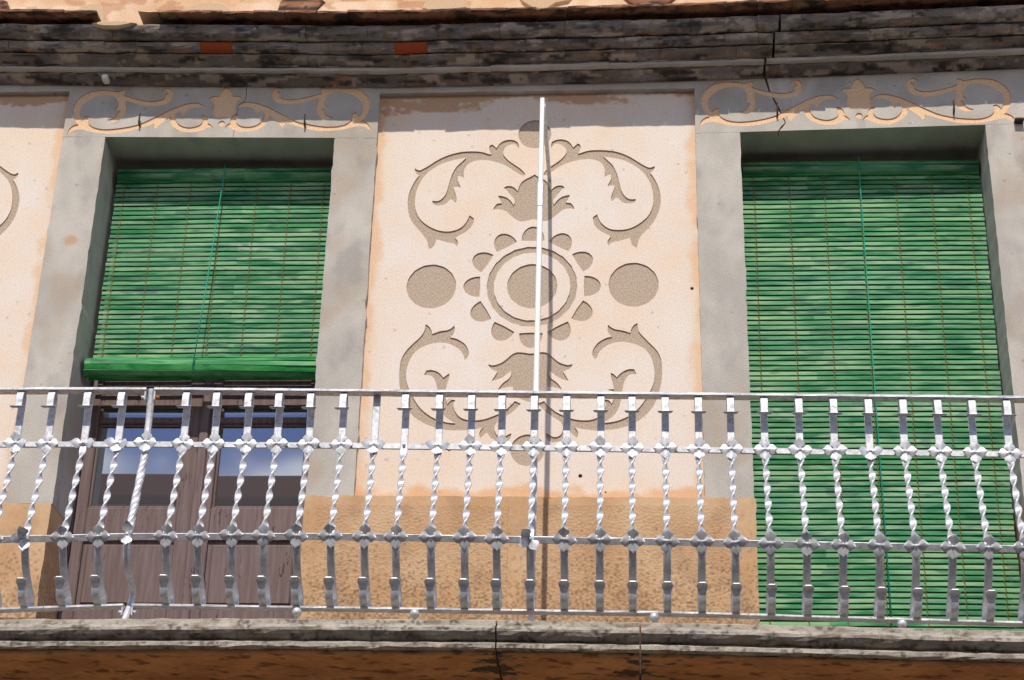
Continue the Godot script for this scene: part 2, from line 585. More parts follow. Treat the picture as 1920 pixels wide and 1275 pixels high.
	M.hammered = matt(Color(1, 1, 1), stone_map, speck, pits, 0.2, 3.1)
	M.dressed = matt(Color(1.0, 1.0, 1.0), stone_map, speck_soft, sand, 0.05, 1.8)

	# old cornice: blackened plaster over brick, with pale bare patches and ochre scars
	var sooty := func(x: float, y: float) -> Color:
		var a := mid.get_noise_2d(x * 3.0, y * 14.0)
		var b := fine.get_noise_2d(x * 15.0 + 8.0, y * 34.0)
		var c := rgb(106, 99, 93).lerp(rgb(146, 137, 129), clampf(0.5 + 0.9 * a, 0.0, 1.0))
		c = c.lerp(rgb(56, 52, 49), smoothstep(0.04, 0.30, mid.get_noise_2d(x * 3.4 + 17.0, y * 22.0) + 0.3 * b) * 0.8)
		c = c.lerp(rgb(198, 184, 170), smoothstep(0.18, 0.27, drip.get_noise_2d(x * 3.4 + 3.0, y * 15.0) + 0.3 * b) * 0.8)
		c = c.lerp(rgb(168, 134, 108), smoothstep(0.34, 0.44, soft.get_noise_2d(x * 4.0 + 50.0, y * 22.0) + 0.25 * b) * 0.7)
		c = c.lerp(rgb(150, 148, 156), smoothstep(0.20, 0.42, soft.get_noise_2d(x * 4.0 - 30.0, y * 12.0) + 0.2 * b) * 0.55)
		var run := smoothstep(0.09, 0.0, absf(x - 0.66 + 0.08 * a) - 0.03 * b)
		c = c.lerp(rgb(190, 178, 164), run * smoothstep(-0.15, 0.2, b + 0.5 * a) * 0.9)
		return c
	M.sooty = matt(Color(1, 1, 1), front_map(sooty), speck, lumps, 0.25, 1.3)
	var tile_map := func(x: float, y: float) -> Color:
		var a := mid.get_noise_2d(x * 6.0 + 3.0, y * 20.0)
		var b := fine.get_noise_2d(x * 18.0, y * 30.0)
		var c := rgb(128, 84, 64).lerp(rgb(150, 112, 88), clampf(0.5 + a + 0.4 * b, 0.0, 1.0))
		c = c.lerp(rgb(58, 50, 46), smoothstep(-0.05, 0.25, soft.get_noise_2d(x * 4.0 + 80.0, y * 20.0) + 0.35 * b) * 0.85)
		c = c.lerp(rgb(190, 150, 116), smoothstep(0.25, 0.45, drip.get_noise_2d(x * 7.0, y * 20.0 + 9.0)) * 0.6)
		return c
	M.old_tile = matt(Color(1, 1, 1), front_map(tile_map), speck, null, 0.0, 2.0)
	M.red_brick = matt(rgb(178, 86, 50), null, speck_hard, null, 0.0, 2.6)

	# balcony stone: pale limestone with black lichen
	var lichen := func(x: float, y: float) -> Color:
		var a := mid.get_noise_2d(x * 5.0, y * 9.0 + 20.0)
		var b := fine.get_noise_2d(x * 40.0, y * 50.0)
		var c := rgb(176, 168, 156).lerp(rgb(200, 192, 178), clampf(0.5 + a, 0.0, 1.0))
		c = c.lerp(rgb(128, 116, 100), smoothstep(0.05, 0.45, soft.get_noise_2d(x * 6.0, y * 14.0) + 0.3 * b) * 0.7)
		c = c.lerp(rgb(78, 72, 66), smoothstep(0.12, 0.5, mid.get_noise_2d(x * 8.0 + 31.0, y * 20.0) * 0.7 + 0.65 * b) * 0.75)
		return c
	M.ledge = matt(Color(1, 1, 1), front_map(lichen), speck_hard, lumps, 0.2, 2.2)
	# underside: rust-brown wash over stone, flaked off round the joints
	var rusty := rust_picture(soft, mid, fine)
	M.soffit = matt(Color(1, 1, 1), null, rusty, null, 0.0, 0.25)
	M.soffit.uv1_offset = Vector3(0.5, 0.0, 0.5)
	M.upper = matt(Color(1, 1, 1), front_map(func(x: float, y: float) -> Color:
		var a := soft.get_noise_2d(x * 2.4, y * 3.0 + 90.0)
		var b := mid.get_noise_2d(x * 9.0, y * 9.0)
		var c := rgb(232, 206, 178).lerp(rgb(216, 178, 140), clampf(0.5 + a + 0.5 * b, 0.0, 1.0))
		return c.lerp(rgb(170, 116, 84), smoothstep(0.12, 0.22, mid.get_noise_2d(x * 3.2 + 6.0, y * 4.0) + 0.15 * b) * 0.4), 512, 320), speck, null, 0.0, 1.6)
	M.plain = matt(rgb(206, 178, 146), null, speck, null, 0.0, 1.5)
	M.inside = matt(rgb(176, 166, 154), null, speck_soft, null, 0.0, 1.0)

	# mauve-brown door paint, split along the grain
	M.door = matt(rgb(122, 107, 106), null, plank_picture(rgb(255, 255, 255), rgb(226, 216, 214), rgb(120, 96, 92), true), null, 0.0, 1.0, 0.55)
	M.shutter = matt(rgb(206, 168, 134), null, plank_picture(rgb(255, 255, 255), rgb(225, 210, 196), rgb(140, 110, 90), true), null, 0.0, 1.3, 0.6)

	# blind slats: green paint worn to pale wood in streaks; five lots from different planks
	M.slats = []
	var worn := slat_picture()
	for k in 5:
		var m := matt([rgb(255, 255, 255), rgb(232, 246, 236), rgb(244, 250, 238), rgb(250, 255, 240), rgb(206, 236, 214)][k], null, worn, null, 0.0, 1.0, 0.62)
		m.uv1_scale = Vector3(0.55, 0.9, 0.55)
		m.uv1_offset = Vector3(0.19 * k, 0.37 * k, 0.0) if k > 2 else Vector3.ZERO
		M.slats.append(m)
	M.fresh_green = matt(rgb(150, 236, 168), null, worn, null, 0.0, 0.8, 0.85)   # paint kept fresh inside the roll
	M.string = matt(rgb(140, 128, 70), null, speck, null, 0.0, 6.0, 0.9)
	M.cord = matt(rgb(36, 170, 142), null, speck_soft, null, 0.0, 6.0, 0.5)

	# aluminium paint
	var silver := StandardMaterial3D.new()
	silver.albedo_color = rgb(214, 216, 220)
	silver.albedo_texture = paint_picture()
	silver.metallic = 0.5
	silver.roughness = 0.55
	silver.uv1_triplanar = true
	silver.uv1_world_triplanar = true
	silver.uv1_scale = Vector3.ONE * 1.7
	M.silver = silver
	var white := silver.duplicate()
	white.albedo_color = rgb(228, 228, 226)
	white.metallic = 0.1
	white.albedo_texture = null
	white.roughness = 0.5
	M.white = white
	var iron := StandardMaterial3D.new()
	iron.albedo_color = rgb(62, 48, 42)
	iron.roughness = 0.8
	iron.metallic = 0.3
	M.iron = iron
	var rust := StandardMaterial3D.new()
	rust.albedo_color = rgb(178, 104, 54)
	rust.roughness = 0.85
	M.rust = rust

	var glass := StandardMaterial3D.new()
	glass.albedo_color = Color(0.66, 0.68, 0.72, 0.0)
	glass.transparency = BaseMaterial3D.TRANSPARENCY_ALPHA
	glass.roughness = 0.0
	glass.metallic = 0.84
	glass.metallic_specular = 0.6
	M.glass = glass
	M.asphalt = matt(rgb(86, 84, 80), null, speck_hard, null, 0.0, 0.6)
	M.facing = matt(rgb(196, 172, 146), null, speck, null, 0.0, 0.8)
	M.facing_roof = matt(rgb(150, 92, 66), null, speck_hard, null, 0.0, 0.8)
	var pane := StandardMaterial3D.new()
	pane.albedo_color = rgb(44, 50, 58)
	pane.roughness = 0.08
	M.dark_pane = pane


# brushed-on aluminium paint with runs of dirt and specks of rust
func paint_picture() -> ImageTexture:
	var n := 512
	var a := noise(51, 3)
	var b := noise(52, 3)
	var im := Image.create(n, n, false, Image.FORMAT_RGB8)
	for j in n:
		for i in n:
			var u := float(i) / n
			var v := float(j) / n
			var c := rgb(255, 255, 255).lerp(rgb(226, 228, 230), clampf(0.4 + a.get_noise_2d(u * 20.0, v * 20.0), 0.0, 1.0))
			c = c.lerp(rgb(186, 182, 176), smoothstep(0.25, 0.55, b.get_noise_2d(u * 12.0, v * 16.0)) * 0.5)
			c = c.lerp(rgb(160, 92, 48), smoothstep(0.56, 0.64, a.get_noise_2d(u * 30.0 + 9.0, v * 30.0)) * 0.7)
			im.set_pixel(i, j, c)
	return ImageTexture.create_from_image(im)


func rust_picture(soft: FastNoiseLite, mid: FastNoiseLite, fine: FastNoiseLite) -> ImageTexture:
	var n := 512
	var im := Image.create(n, n, false, Image.FORMAT_RGB8)
	for j in n:
		for i in n:
			var x := (i + 0.5) / n * 4.0 - 2.0
			var y := (j + 0.5) / n * 4.0
			var a := soft.get_noise_2d(x * 3.0, y * 4.0)
			var b := fine.get_noise_2d(x * 22.0, y * 34.0)
			var c := rgb(222, 166, 112).lerp(rgb(188, 134, 90), clampf(0.5 + a + 0.5 * b, 0.0, 1.0))
			c = c.lerp(rgb(96, 62, 42), smoothstep(0.2, 0.5, mid.get_noise_2d(x * 7.0, y * 12.0)) * 0.6)
			var joint := minf(absf(x + 0.515), absf(x - 0.009))
			var flake := mid.get_noise_2d(x * 6.0 + 4.0, y * 9.0) + 0.25 * b + 0.40 - joint * 3.6
			c = c.lerp(rgb(176, 150, 118), smoothstep(0.30, 0.34, flake))
			c = c.lerp(rgb(86, 74, 64), smoothstep(0.36, 0.42, flake) * 0.9)
			im.set_pixel(i, j, c)
	return ImageTexture.create_from_image(im)


# paint over wood: long grain, cracks and chips; `upright` lets the grain run along y
func plank_picture(a: Color, b: Color, crack: Color, upright: bool) -> ImageTexture:
	var n := 512
	var g := noise(41, 3)
	var k := noise(42, 4)
	var im := Image.create(n, n, false, Image.FORMAT_RGB8)
	for j in n:
		for i in n:
			var u := float(i) / n if upright else float(j) / n
			var v := float(j) / n if upright else float(i) / n
			var s := g.get_noise_2d(u * 46.0, v * 3.0)
			var c := a.lerp(b, clampf(0.5 + s, 0.0, 1.0))
			c = c.lerp(crack, smoothstep(0.045, 0.0, absf(k.get_noise_2d(u * 16.0, v * 1.3))) * smoothstep(-0.1, 0.4, g.get_noise_2d(u * 5.0 + 9.0, v * 4.0)) * 0.9)
			im.set_pixel(i, j, c)
	return ImageTexture.create_from_image(im)


func slat_picture() -> ImageTexture:
	var n := 640
	var g := noise(43, 4)
	var k := noise(44, 3)
	var f := noise(45, 2)
	var im := Image.create(n, n, false, Image.FORMAT_RGB8)
	for j in n:
		for i in n:
			var u := float(i) / n
			var v := float(j) / n
			var s := g.get_noise_2d(u * 3.6, v * 9.0) + 0.25 * k.get_noise_2d(u * 6.0, v * 70.0)
			var c := rgb(76, 142, 102).lerp(rgb(138, 178, 140), smoothstep(-0.5, 0.5, s))
			c = c.lerp(rgb(40, 116, 78), smoothstep(0.12, 0.55, k.get_noise_2d(u * 5.0 + 20.0, v * 16.0) - 0.2 * s) * 0.75)
			c = c.lerp(rgb(160, 180, 146), smoothstep(0.24, 0.55, g.get_noise_2d(u * 7.0 + 7.0, v * 20.0)) * 0.4)
			c = c.lerp(rgb(60, 92, 90), smoothstep(0.34, 0.5, k.get_noise_2d(u * 7.0 + 50.0, v * 12.0)) * 0.4)
			c = c.darkened(0.06 * f.get_noise_2d(u * 30.0, v * 160.0))
			im.set_pixel(i, j, c)
	return ImageTexture.create_from_image(im)


# ------------------------------------------------------------------ the setting

func street() -> void:
	var ground := part("street", block(Vector3(-40, -0.3, -2.0), Vector3(40, 0.0, 40), 0.01), M.asphalt, self)
	ground.set_meta("kind", "structure")


# ------------------------------------------------------------------ the house

const DEEP := -0.45
# x of the upright edges of the front, and the height of the openings' heads
const LEFT := [-2.448, -1.377]
const RIGHT := [0.476, 1.570]

func walls() -> void:
	# grey surrounds: uprights of both openings
	var uprights := [
		[Vector2(-2.656, 4.53), Vector2(-2.4515, 4.53), Vector2(-2.445, 6.3455), Vector2(-2.646, 6.349)],
		[Vector2(-1.380, 4.56), Vector2(-1.178, 4.56), Vector2(-1.180, 6.3225), Vector2(-1.375, 6.326)],
		[Vector2(0.279, 4.555), Vector2(0.480, 4.555), Vector2(0.472, 6.332), Vector2(0.271, 6.328)],
		[Vector2(1.5715, 4.55), Vector2(1.772, 4.55), Vector2(1.770, 6.360), Vector2(1.568, 6.356)],
	]
	for u in uprights:
		part("jamb", prism(rough_quad(u, 0.0016), DEEP, 0.0, 0.003), M.grey, house)
	# grey band over the panels, up under the cornice
	part("wall_band", prism(rough_quad([Vector2(-4.2, 6.605), Vector2(-2.6465, 6.602), Vector2(-2.6465, 6.70), Vector2(-4.2, 6.70)], 0.001), -0.2, 0.0, 0.002), M.grey, house)
	part("wall_band", prism(rough_quad([Vector2(-1.1795, 6.567), Vector2(0.2705, 6.574), Vector2(0.2705, 6.66), Vector2(-1.1795, 6.66)], 0.001), -0.2, 0.0, 0.002), M.grey, house)
	part("wall_band", prism(rough_quad([Vector2(1.7705, 6.580), Vector2(3.3, 6.59), Vector2(3.3, 6.72), Vector2(1.7705, 6.72)], 0.001), -0.2, 0.0, 0.002), M.grey, house)
	# the wall's core behind the panels, the storey above and the storey below
	for c in [[-4.2, -2.66], [-1.17, 0.27], [1.78, 3.3]]:
		part("wall", block(Vector3(c[0], 3.6, DEEP), Vector3(c[1], 6.62, -0.08), 0.0), M.inside, house)
	part("upper_wall", block(Vector3(-4.2, 6.62, DEEP), Vector3(3.3, 9.4, -0.012), 0.0), M.upper, house)
	for r in 9:
		var x := -3.1 + r * 0.53 + rng.randf_range(-0.1, 0.1)
		var w := rng.randf_range(0.16, 0.34)
		var y := 7.03 + rng.randf_range(0.0, 0.1)
		var p := PackedVector2Array()
		for k in 12:
			p.append(Vector2(x, y) + Vector2(cos(TAU * k / 12.0) * w * 0.5, sin(TAU * k / 12.0) * 0.09) * rng.randf_range(0.75, 1.15))
		part("stone", prism(p, -0.05, rng.randf_range(-0.004, 0.004), 0.006), M.plain if r % 3 else M.old_tile, house)
	part("lower_wall", block(Vector3(-4.2, 0.0, DEEP), Vector3(3.3, 3.70, -0.004), 0.0), M.plain, house)
	# rooms behind the two openings
	for o in [LEFT, RIGHT]:
		part("room_back", block(Vector3(o[0] - 0.6, 3.6, -2.2), Vector3(o[1] + 0.6, 6.9, -2.1), 0.0), M.inside, house)
		part("room_side", block(Vector3(o[0] - 0.6, 3.6, -2.1), Vector3(o[0] - 0.5, 6.9, DEEP), 0.0), M.inside, house)
		part("room_side", block(Vector3(o[1] + 0.5, 3.6, -2.1), Vector3(o[1] + 0.6, 6.9, DEEP), 0.0), M.inside, house)
		part("room_ceiling", block(Vector3(o[0] - 0.5, 6.7, -2.1), Vector3(o[1] + 0.5, 6.9, DEEP), 0.0), M.inside, house)
		part("room_floor", block(Vector3(o[0] - 0.5, 3.6, -2.1), Vector3(o[1] + 0.5, 3.81, DEEP), 0.0), M.inside, house)
		part("threshold", block(Vector3(o[0] - 0.02, 3.702, DEEP), Vector3(o[1] + 0.02, 3.812, -0.004), 0.004), M.ledge, house)


# cuts the outlines into a slab of render and lays the ornament's coarse ground into each cut, as parts of the slab
func incise(called: String, slab: PackedVector2Array, front: float, thick: float, depth: float, shapes: Array, material: Material, ground: Material, rim: Material) -> CSGPolygon3D:
	var o := CSGPolygon3D.new()
	o.name = called
	o.polygon = slab
	o.mode = CSGPolygon3D.MODE_DEPTH
	o.depth = thick
	o.material = material
	o.position = Vector3(0, 0, front)
	house.add_child(o, true)
	for s in shapes:
		var cut := CSGPolygon3D.new()
		cut.name = "cut"
		cut.operation = CSGShape3D.OPERATION_SUBTRACTION
		cut.polygon = s[1]
		cut.mode = CSGPolygon3D.MODE_DEPTH
		cut.depth = (depth if s.size() < 3 else s[2]) + 0.02
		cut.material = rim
		cut.position = Vector3(0, 0, 0.02)
		o.add_child(cut, true)
		if s.size() > 3:
			part(s[0], annulus(s[1], disc(s[5], s[6] - 0.004, s[1].size()), -depth + 0.0012), ground, o)
		elif s[0]:
			part(s[0], prism(s[1], -depth - 0.004, -depth + 0.0012), ground, o)
	# a ring is cut round a core, which is put back
	for s in shapes:
		if s.size() > 3:
			var core := CSGPolygon3D.new()
			core.name = "core"
			core.polygon = s[3]
			core.mode = CSGPolygon3D.MODE_DEPTH
			core.depth = thick
			core.material = material
			o.add_child(core, true)
			for t in s[4]:
				var cut := CSGPolygon3D.new()
				cut.name = "cut"
				cut.operation = CSGShape3D.OPERATION_SUBTRACTION
				cut.polygon = t[1]
				cut.mode = CSGPolygon3D.MODE_DEPTH
				cut.depth = depth + 0.02
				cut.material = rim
				cut.position = Vector3(0, 0, 0.02)
				o.add_child(cut, true)
				part(t[0], prism(t[1], -depth - 0.004, -depth + 0.0012), ground, o)
	return o


# a D-shaped petal of the rosette, its flat side towards the middle
func petal(at: Vector2, angle: float) -> PackedVector2Array:
	var p := PackedVector2Array()
	for k in 15:
		var a := PI * k / 14.0
		p.append(Vector2(cos(a) * 0.0505, 0.224 + 0.012 + sin(a) * 0.066))
	p.append(Vector2(-0.050, 0.224 + 0.006))
	p.append(Vector2(0.0, 0.2215 + 0.006))
	p.append(Vector2(0.050, 0.224 + 0.006))
	var q := PackedVector2Array()
	for v in p:
		q.append(at + v.rotated(angle))
	return q


func ornament(shift: float) -> Array:
	var c := Vector2(-0.456 + shift, 5.566)
	var list := []
	for flip in [false, true]:
		list.append(["scroll", outline(SCROLL_UP, c + Vector2(-0.0014, 0), flip)])
		list.append(["scroll", outline(SCROLL_DOWN, c, flip)])
	list.append(["disc", disc(Vector2((-0.011 if shift == 0.0 else -0.034) + shift, 5.571), 0.1092)])
	list.append(["disc", disc(Vector2(-0.900 + shift, 5.569), 0.1093)])
	list.append(["disc", disc(Vector2(-0.459 + shift, 6.353), 0.075)])
	list.append(["disc", disc(Vector2(-0.459 + shift, 4.785), 0.072)])
	list.append(["flower", whole(FLOWER_UP, c)])
	list.append(["flower", whole(FLOWER_DOWN, c + Vector2(0.001, 0))])
	for k in 12:
		list.append(["petal", petal(c, TAU * k / 12.0)])
	list.append(["ring", disc(c, 0.1985, 60), 0.0065, disc(c, 0.168, 56), [["disc", disc(Vector2(-0.455 + shift, 5.567), 0.1102)]], c, 0.168])
	# old nail holes in the panel between the windows
	if shift != 0.0:
		return list
	for h in [[-0.907, 5.60, 0.014], [-0.876, 5.588, 0.004], [0.243, 5.55, 0.008], [-0.79, 4.79, 0.010], [-0.70, 4.715, 0.011], [-0.30, 4.655, 0.006], [-0.236, 4.668, 0.009], [-0.13, 4.595, 0.004]]:
		list.append(["", disc(Vector2(h[0], h[1]), h[2], 9), 0.022])
	return list


func panels() -> void:
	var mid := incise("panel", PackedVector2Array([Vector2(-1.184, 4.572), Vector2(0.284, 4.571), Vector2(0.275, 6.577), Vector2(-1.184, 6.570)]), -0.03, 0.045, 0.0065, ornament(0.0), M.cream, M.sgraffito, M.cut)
	mid.set_meta("label", "cream panel with incised scrolls, discs and a rosette between the windows")
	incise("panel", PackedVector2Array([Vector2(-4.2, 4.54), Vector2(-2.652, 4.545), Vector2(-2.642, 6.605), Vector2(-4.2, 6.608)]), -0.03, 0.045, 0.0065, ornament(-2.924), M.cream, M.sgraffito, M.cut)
	part("panel", prism(PackedVector2Array([Vector2(1.768, 4.54), Vector2(3.3, 4.54), Vector2(3.3, 6.60), Vector2(1.768, 6.59)]), -0.075, -0.03), M.cream, house)


func ribbon(points: Array, wide: float) -> PackedVector2Array:
	var a := PackedVector2Array()
	var b := PackedVector2Array()
	for k in points.size():
		var t: Vector2 = (points[mini(k + 1, points.size() - 1)] - points[maxi(k - 1, 0)]).normalized().orthogonal()
		var w := wide * (0.25 if k == points.size() - 1 else rng.randf_range(0.6, 1.2)) / 2.0
		a.append(points[k] + t * w)
		b.append(points[k] - t * w)
	b.reverse()
	a.append_array(b)
	return a


func wider(p: PackedVector2Array) -> PackedVector2Array:
	var q := Geometry2D.offset_polygon(ccw(p), 0.0015)
	return q[0] if q.size() == 1 else p


func friezes() -> void:
	var cracks := [
		[Vector2(-1.813, 6.66), Vector2(-1.806, 6.586), Vector2(-1.805, 6.542), Vector2(-1.822, 6.525), Vector2(-1.835, 6.513), Vector2(-1.839, 6.48), Vector2(-1.845, 6.454), Vector2(-1.842, 6.40), Vector2(-1.848, 6.325)],
		[Vector2(0.585, 6.66), Vector2(0.599, 6.613), Vector2(0.613, 6.545), Vector2(0.625, 6.52), Vector2(0.643, 6.477), Vector2(0.661, 6.428), Vector2(0.678, 6.38), Vector2(0.662, 6.36), Vector2(0.637, 6.326)],
	]
	var slabs := [
		PackedVector2Array([Vector2(-2.646, 6.3505), Vector2(-2.445, 6.347), Vector2(-1.375, 6.3275), Vector2(-1.180, 6.324), Vector2(-1.180, 6.66), Vector2(-2.646, 6.68)]),
		PackedVector2Array([Vector2(0.271, 6.3295), Vector2(0.472, 6.3335), Vector2(1.568, 6.3575), Vector2(1.770, 6.3615), Vector2(1.770, 6.72), Vector2(0.271, 6.67)]),
	]
	var spots := [Vector2(-1.9194, 6.446), Vector2(0.997, 6.4465)]
	for k in 2:
		var c: Vector2 = spots[k]
		var list := [["scroll", wider(outline(FRIEZE_SCROLL, c))], ["scroll", wider(outline(FRIEZE_SCROLL, c, true))], ["tulip", whole(FRIEZE_TULIP, c + Vector2(0.017, 0))], ["dot", disc(c + Vector2(0.0124, -0.034), 0.0155, 14)]]
		list.append(["", ribbon(cracks[k], 0.004 if k == 0 else 0.009), 0.04])
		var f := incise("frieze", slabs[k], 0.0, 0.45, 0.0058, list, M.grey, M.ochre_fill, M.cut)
		f.set_meta("label", ["grey frieze with ochre scrolls and tulip, hairline crack beside the tulip", "grey frieze with ochre scrolls and tulip, wide crack through its scroll"][k])


func base_course() -> void:
	# smooth dressed border with two bush-hammered fields, then the strip at the far left and right
	for b in [[-1.383, 0.484, [[-1.33, -0.530], [-0.420, 0.398]]], [-4.2, -2.455, [[-4.1, -2.72]]], [1.572, 3.3, [[1.65, 3.2]]]]:
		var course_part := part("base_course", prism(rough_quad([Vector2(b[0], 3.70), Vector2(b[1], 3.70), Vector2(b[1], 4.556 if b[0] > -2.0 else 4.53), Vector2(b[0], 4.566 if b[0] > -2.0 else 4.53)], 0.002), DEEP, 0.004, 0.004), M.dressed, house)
		for f in b[2]:
			var p := rough_quad([Vector2(f[0], 3.72), Vector2(f[1], 3.72), Vector2(f[1], 4.520), Vector2(f[0], 4.524)], 0.003)
			part("stone_block", prism(p, 0.0, 0.010, 0.003), M.hammered, course_part)


# how far the old cornice rises or sinks along its length
func sag(x: float) -> float:
	var t := [[-4.2, 0.062], [-2.961, 0.041], [-2.05, 0.017], [-1.153, -0.003], [-0.465, 0.003], [0.217, 0.012], [0.988, 0.031], [1.754, 0.056], [3.3, 0.10]]
	for k in t.size() - 1:
		if x <= t[k + 1][0]:
			return lerpf(t[k][1], t[k + 1][1], clampf((x - t[k][0]) / (t[k + 1][0] - t[k][0]), 0.0, 1.0))
	return 0.10


func cornice() -> void:
	var c := Node3D.new()
	c.name = "cornice"
	house.add_child(c)
	var back := -0.01
	var sections := {
		"ovolo": [[back, 6.720], [0.216, 6.720], [0.225, 6.724], [0.238, 6.735], [0.247, 6.750], [0.252, 6.764], [0.250, 6.772], [back, 6.774]],
		"brick": [[back, 6.682], [0.168, 6.682], [0.182, 6.686], [0.193, 6.696], [0.199, 6.707], [0.198, 6.7135], [back, 6.7135]],
		"cavetto": [[back, 6.6465], [0.096, 6.6465], [0.100, 6.653], [0.118, 6.660], [0.142, 6.667], [0.154, 6.672], [0.154, 6.6765], [back, 6.6765]],
		"fillet": [[back, 6.630], [0.094, 6.630], [0.097, 6.633], [0.097, 6.643], [0.094, 6.6455], [back, 6.6455]],
		"bed_mould": [[back, 6.600], [0.016, 6.602], [0.030, 6.607], [0.048, 6.613], [0.066, 6.622], [0.070, 6.629], [back, 6.629]],
	}
	# where the settlement crack parts each course
	var split := {"ovolo": 0.650, "brick": 0.626, "cavetto": 0.626, "fillet": 0.590, "bed_mould": 0.588}
	var lengths := {"ovolo": [0.26, 0.34], "brick": [0.146, 0.152], "cavetto": [0.3, 0.62], "fillet": [0.5, 0.9], "bed_mould": [0.28, 0.5]}
	for name_of in sections:
		var x := -4.2
		if name_of == "brick":
			x = -1.096 - 0.1502 * 21
		var opened := false
		while x < 3.3:
			var l: float = rng.randf_range(lengths[name_of][0], lengths[name_of][1])
			if name_of == "brick":
				l = 0.1502
			var to := minf(x + l, 3.3)
			var s: float = split[name_of]
			if not opened and to > s - 0.06:
				to = s - 0.004
				opened = true
			var out_by := rng.randf_range(-0.004, 0.004)
			var drop := rng.randf_range(-0.0015, 0.0)
			var section := []
			for v in sections[name_of]:
				section.append([v[0] + (out_by if v[0] > 0.0 else 0.0), v[1] + drop])
			var bare: bool = name_of == "brick" and (absf(x + 1.096) < 0.02 or absf(x + 1.9975) < 0.02)
			part(name_of, course(section, x + 0.0006, to - 0.0006, sag, 0.05, 0.0 if bare else 0.0022), M.red_brick if bare else M.grey if name_of == "fillet" else M.sooty, c)
			x = to
			if absf(to - s + 0.004) < 0.0001:
				x = s + 0.006
	# tiles laid flat along the top, one of them broken away
	var x := -4.2
	var k := 0
	while x < 3.3:
		var l := rng.randf_range(0.136, 0.154)
		var out_to := 0.309 + rng.randf_range(-0.007, 0.003)
		var low := 6.800 + rng.randf_range(-0.002, 0.002)
		if x > -2.53 and x < -2.30:
			out_to = 0.14 + 0.08 * rng.randf()
		var section := [[back, low], [out_to - 0.003, low], [out_to, low + 0.003], [out_to - 0.002, low + 0.014], [out_to - 0.007, low + 0.017], [back, low + 0.019]]
		part("tile", course(section, x + 0.001, x + l - 0.001, sag, 0.04, 0.0022), M.old_tile, c)
		x += l
		k += 1
	# a pale lump of stone left where the tile is gone
	var p := PackedVector2Array()
	for q in 9:
		p.append(Vector2(-2.395 + cos(TAU * q / 9.0) * 0.10, 6.793 + sin(TAU * q / 9.0) * 0.020) + Vector2(rng.randf_range(-0.008, 0.008), rng.randf_range(-0.003, 0.003)))
	part("stone", prism(p, 0.17, 0.268, 0.008), M.plain, c)
	# mortar capping on the tiles, and the bedding under them
	for s in [[-2.28, 3.3], [-4.2, -2.54]]:
		part("capping", course([[back, 6.8205], [0.286, 6.8205], [0.280, 6.826], [0.10, 6.838], [back, 6.842]], s[0], s[1], sag, 0.05, 0.003), M.plain, c)
	part("bedding", course([[back, 6.7745], [0.205, 6.7745], [0.212, 6.7975], [back, 6.7975]], -4.2, 3.3, sag, 0.06, 0.003), M.sooty, c)


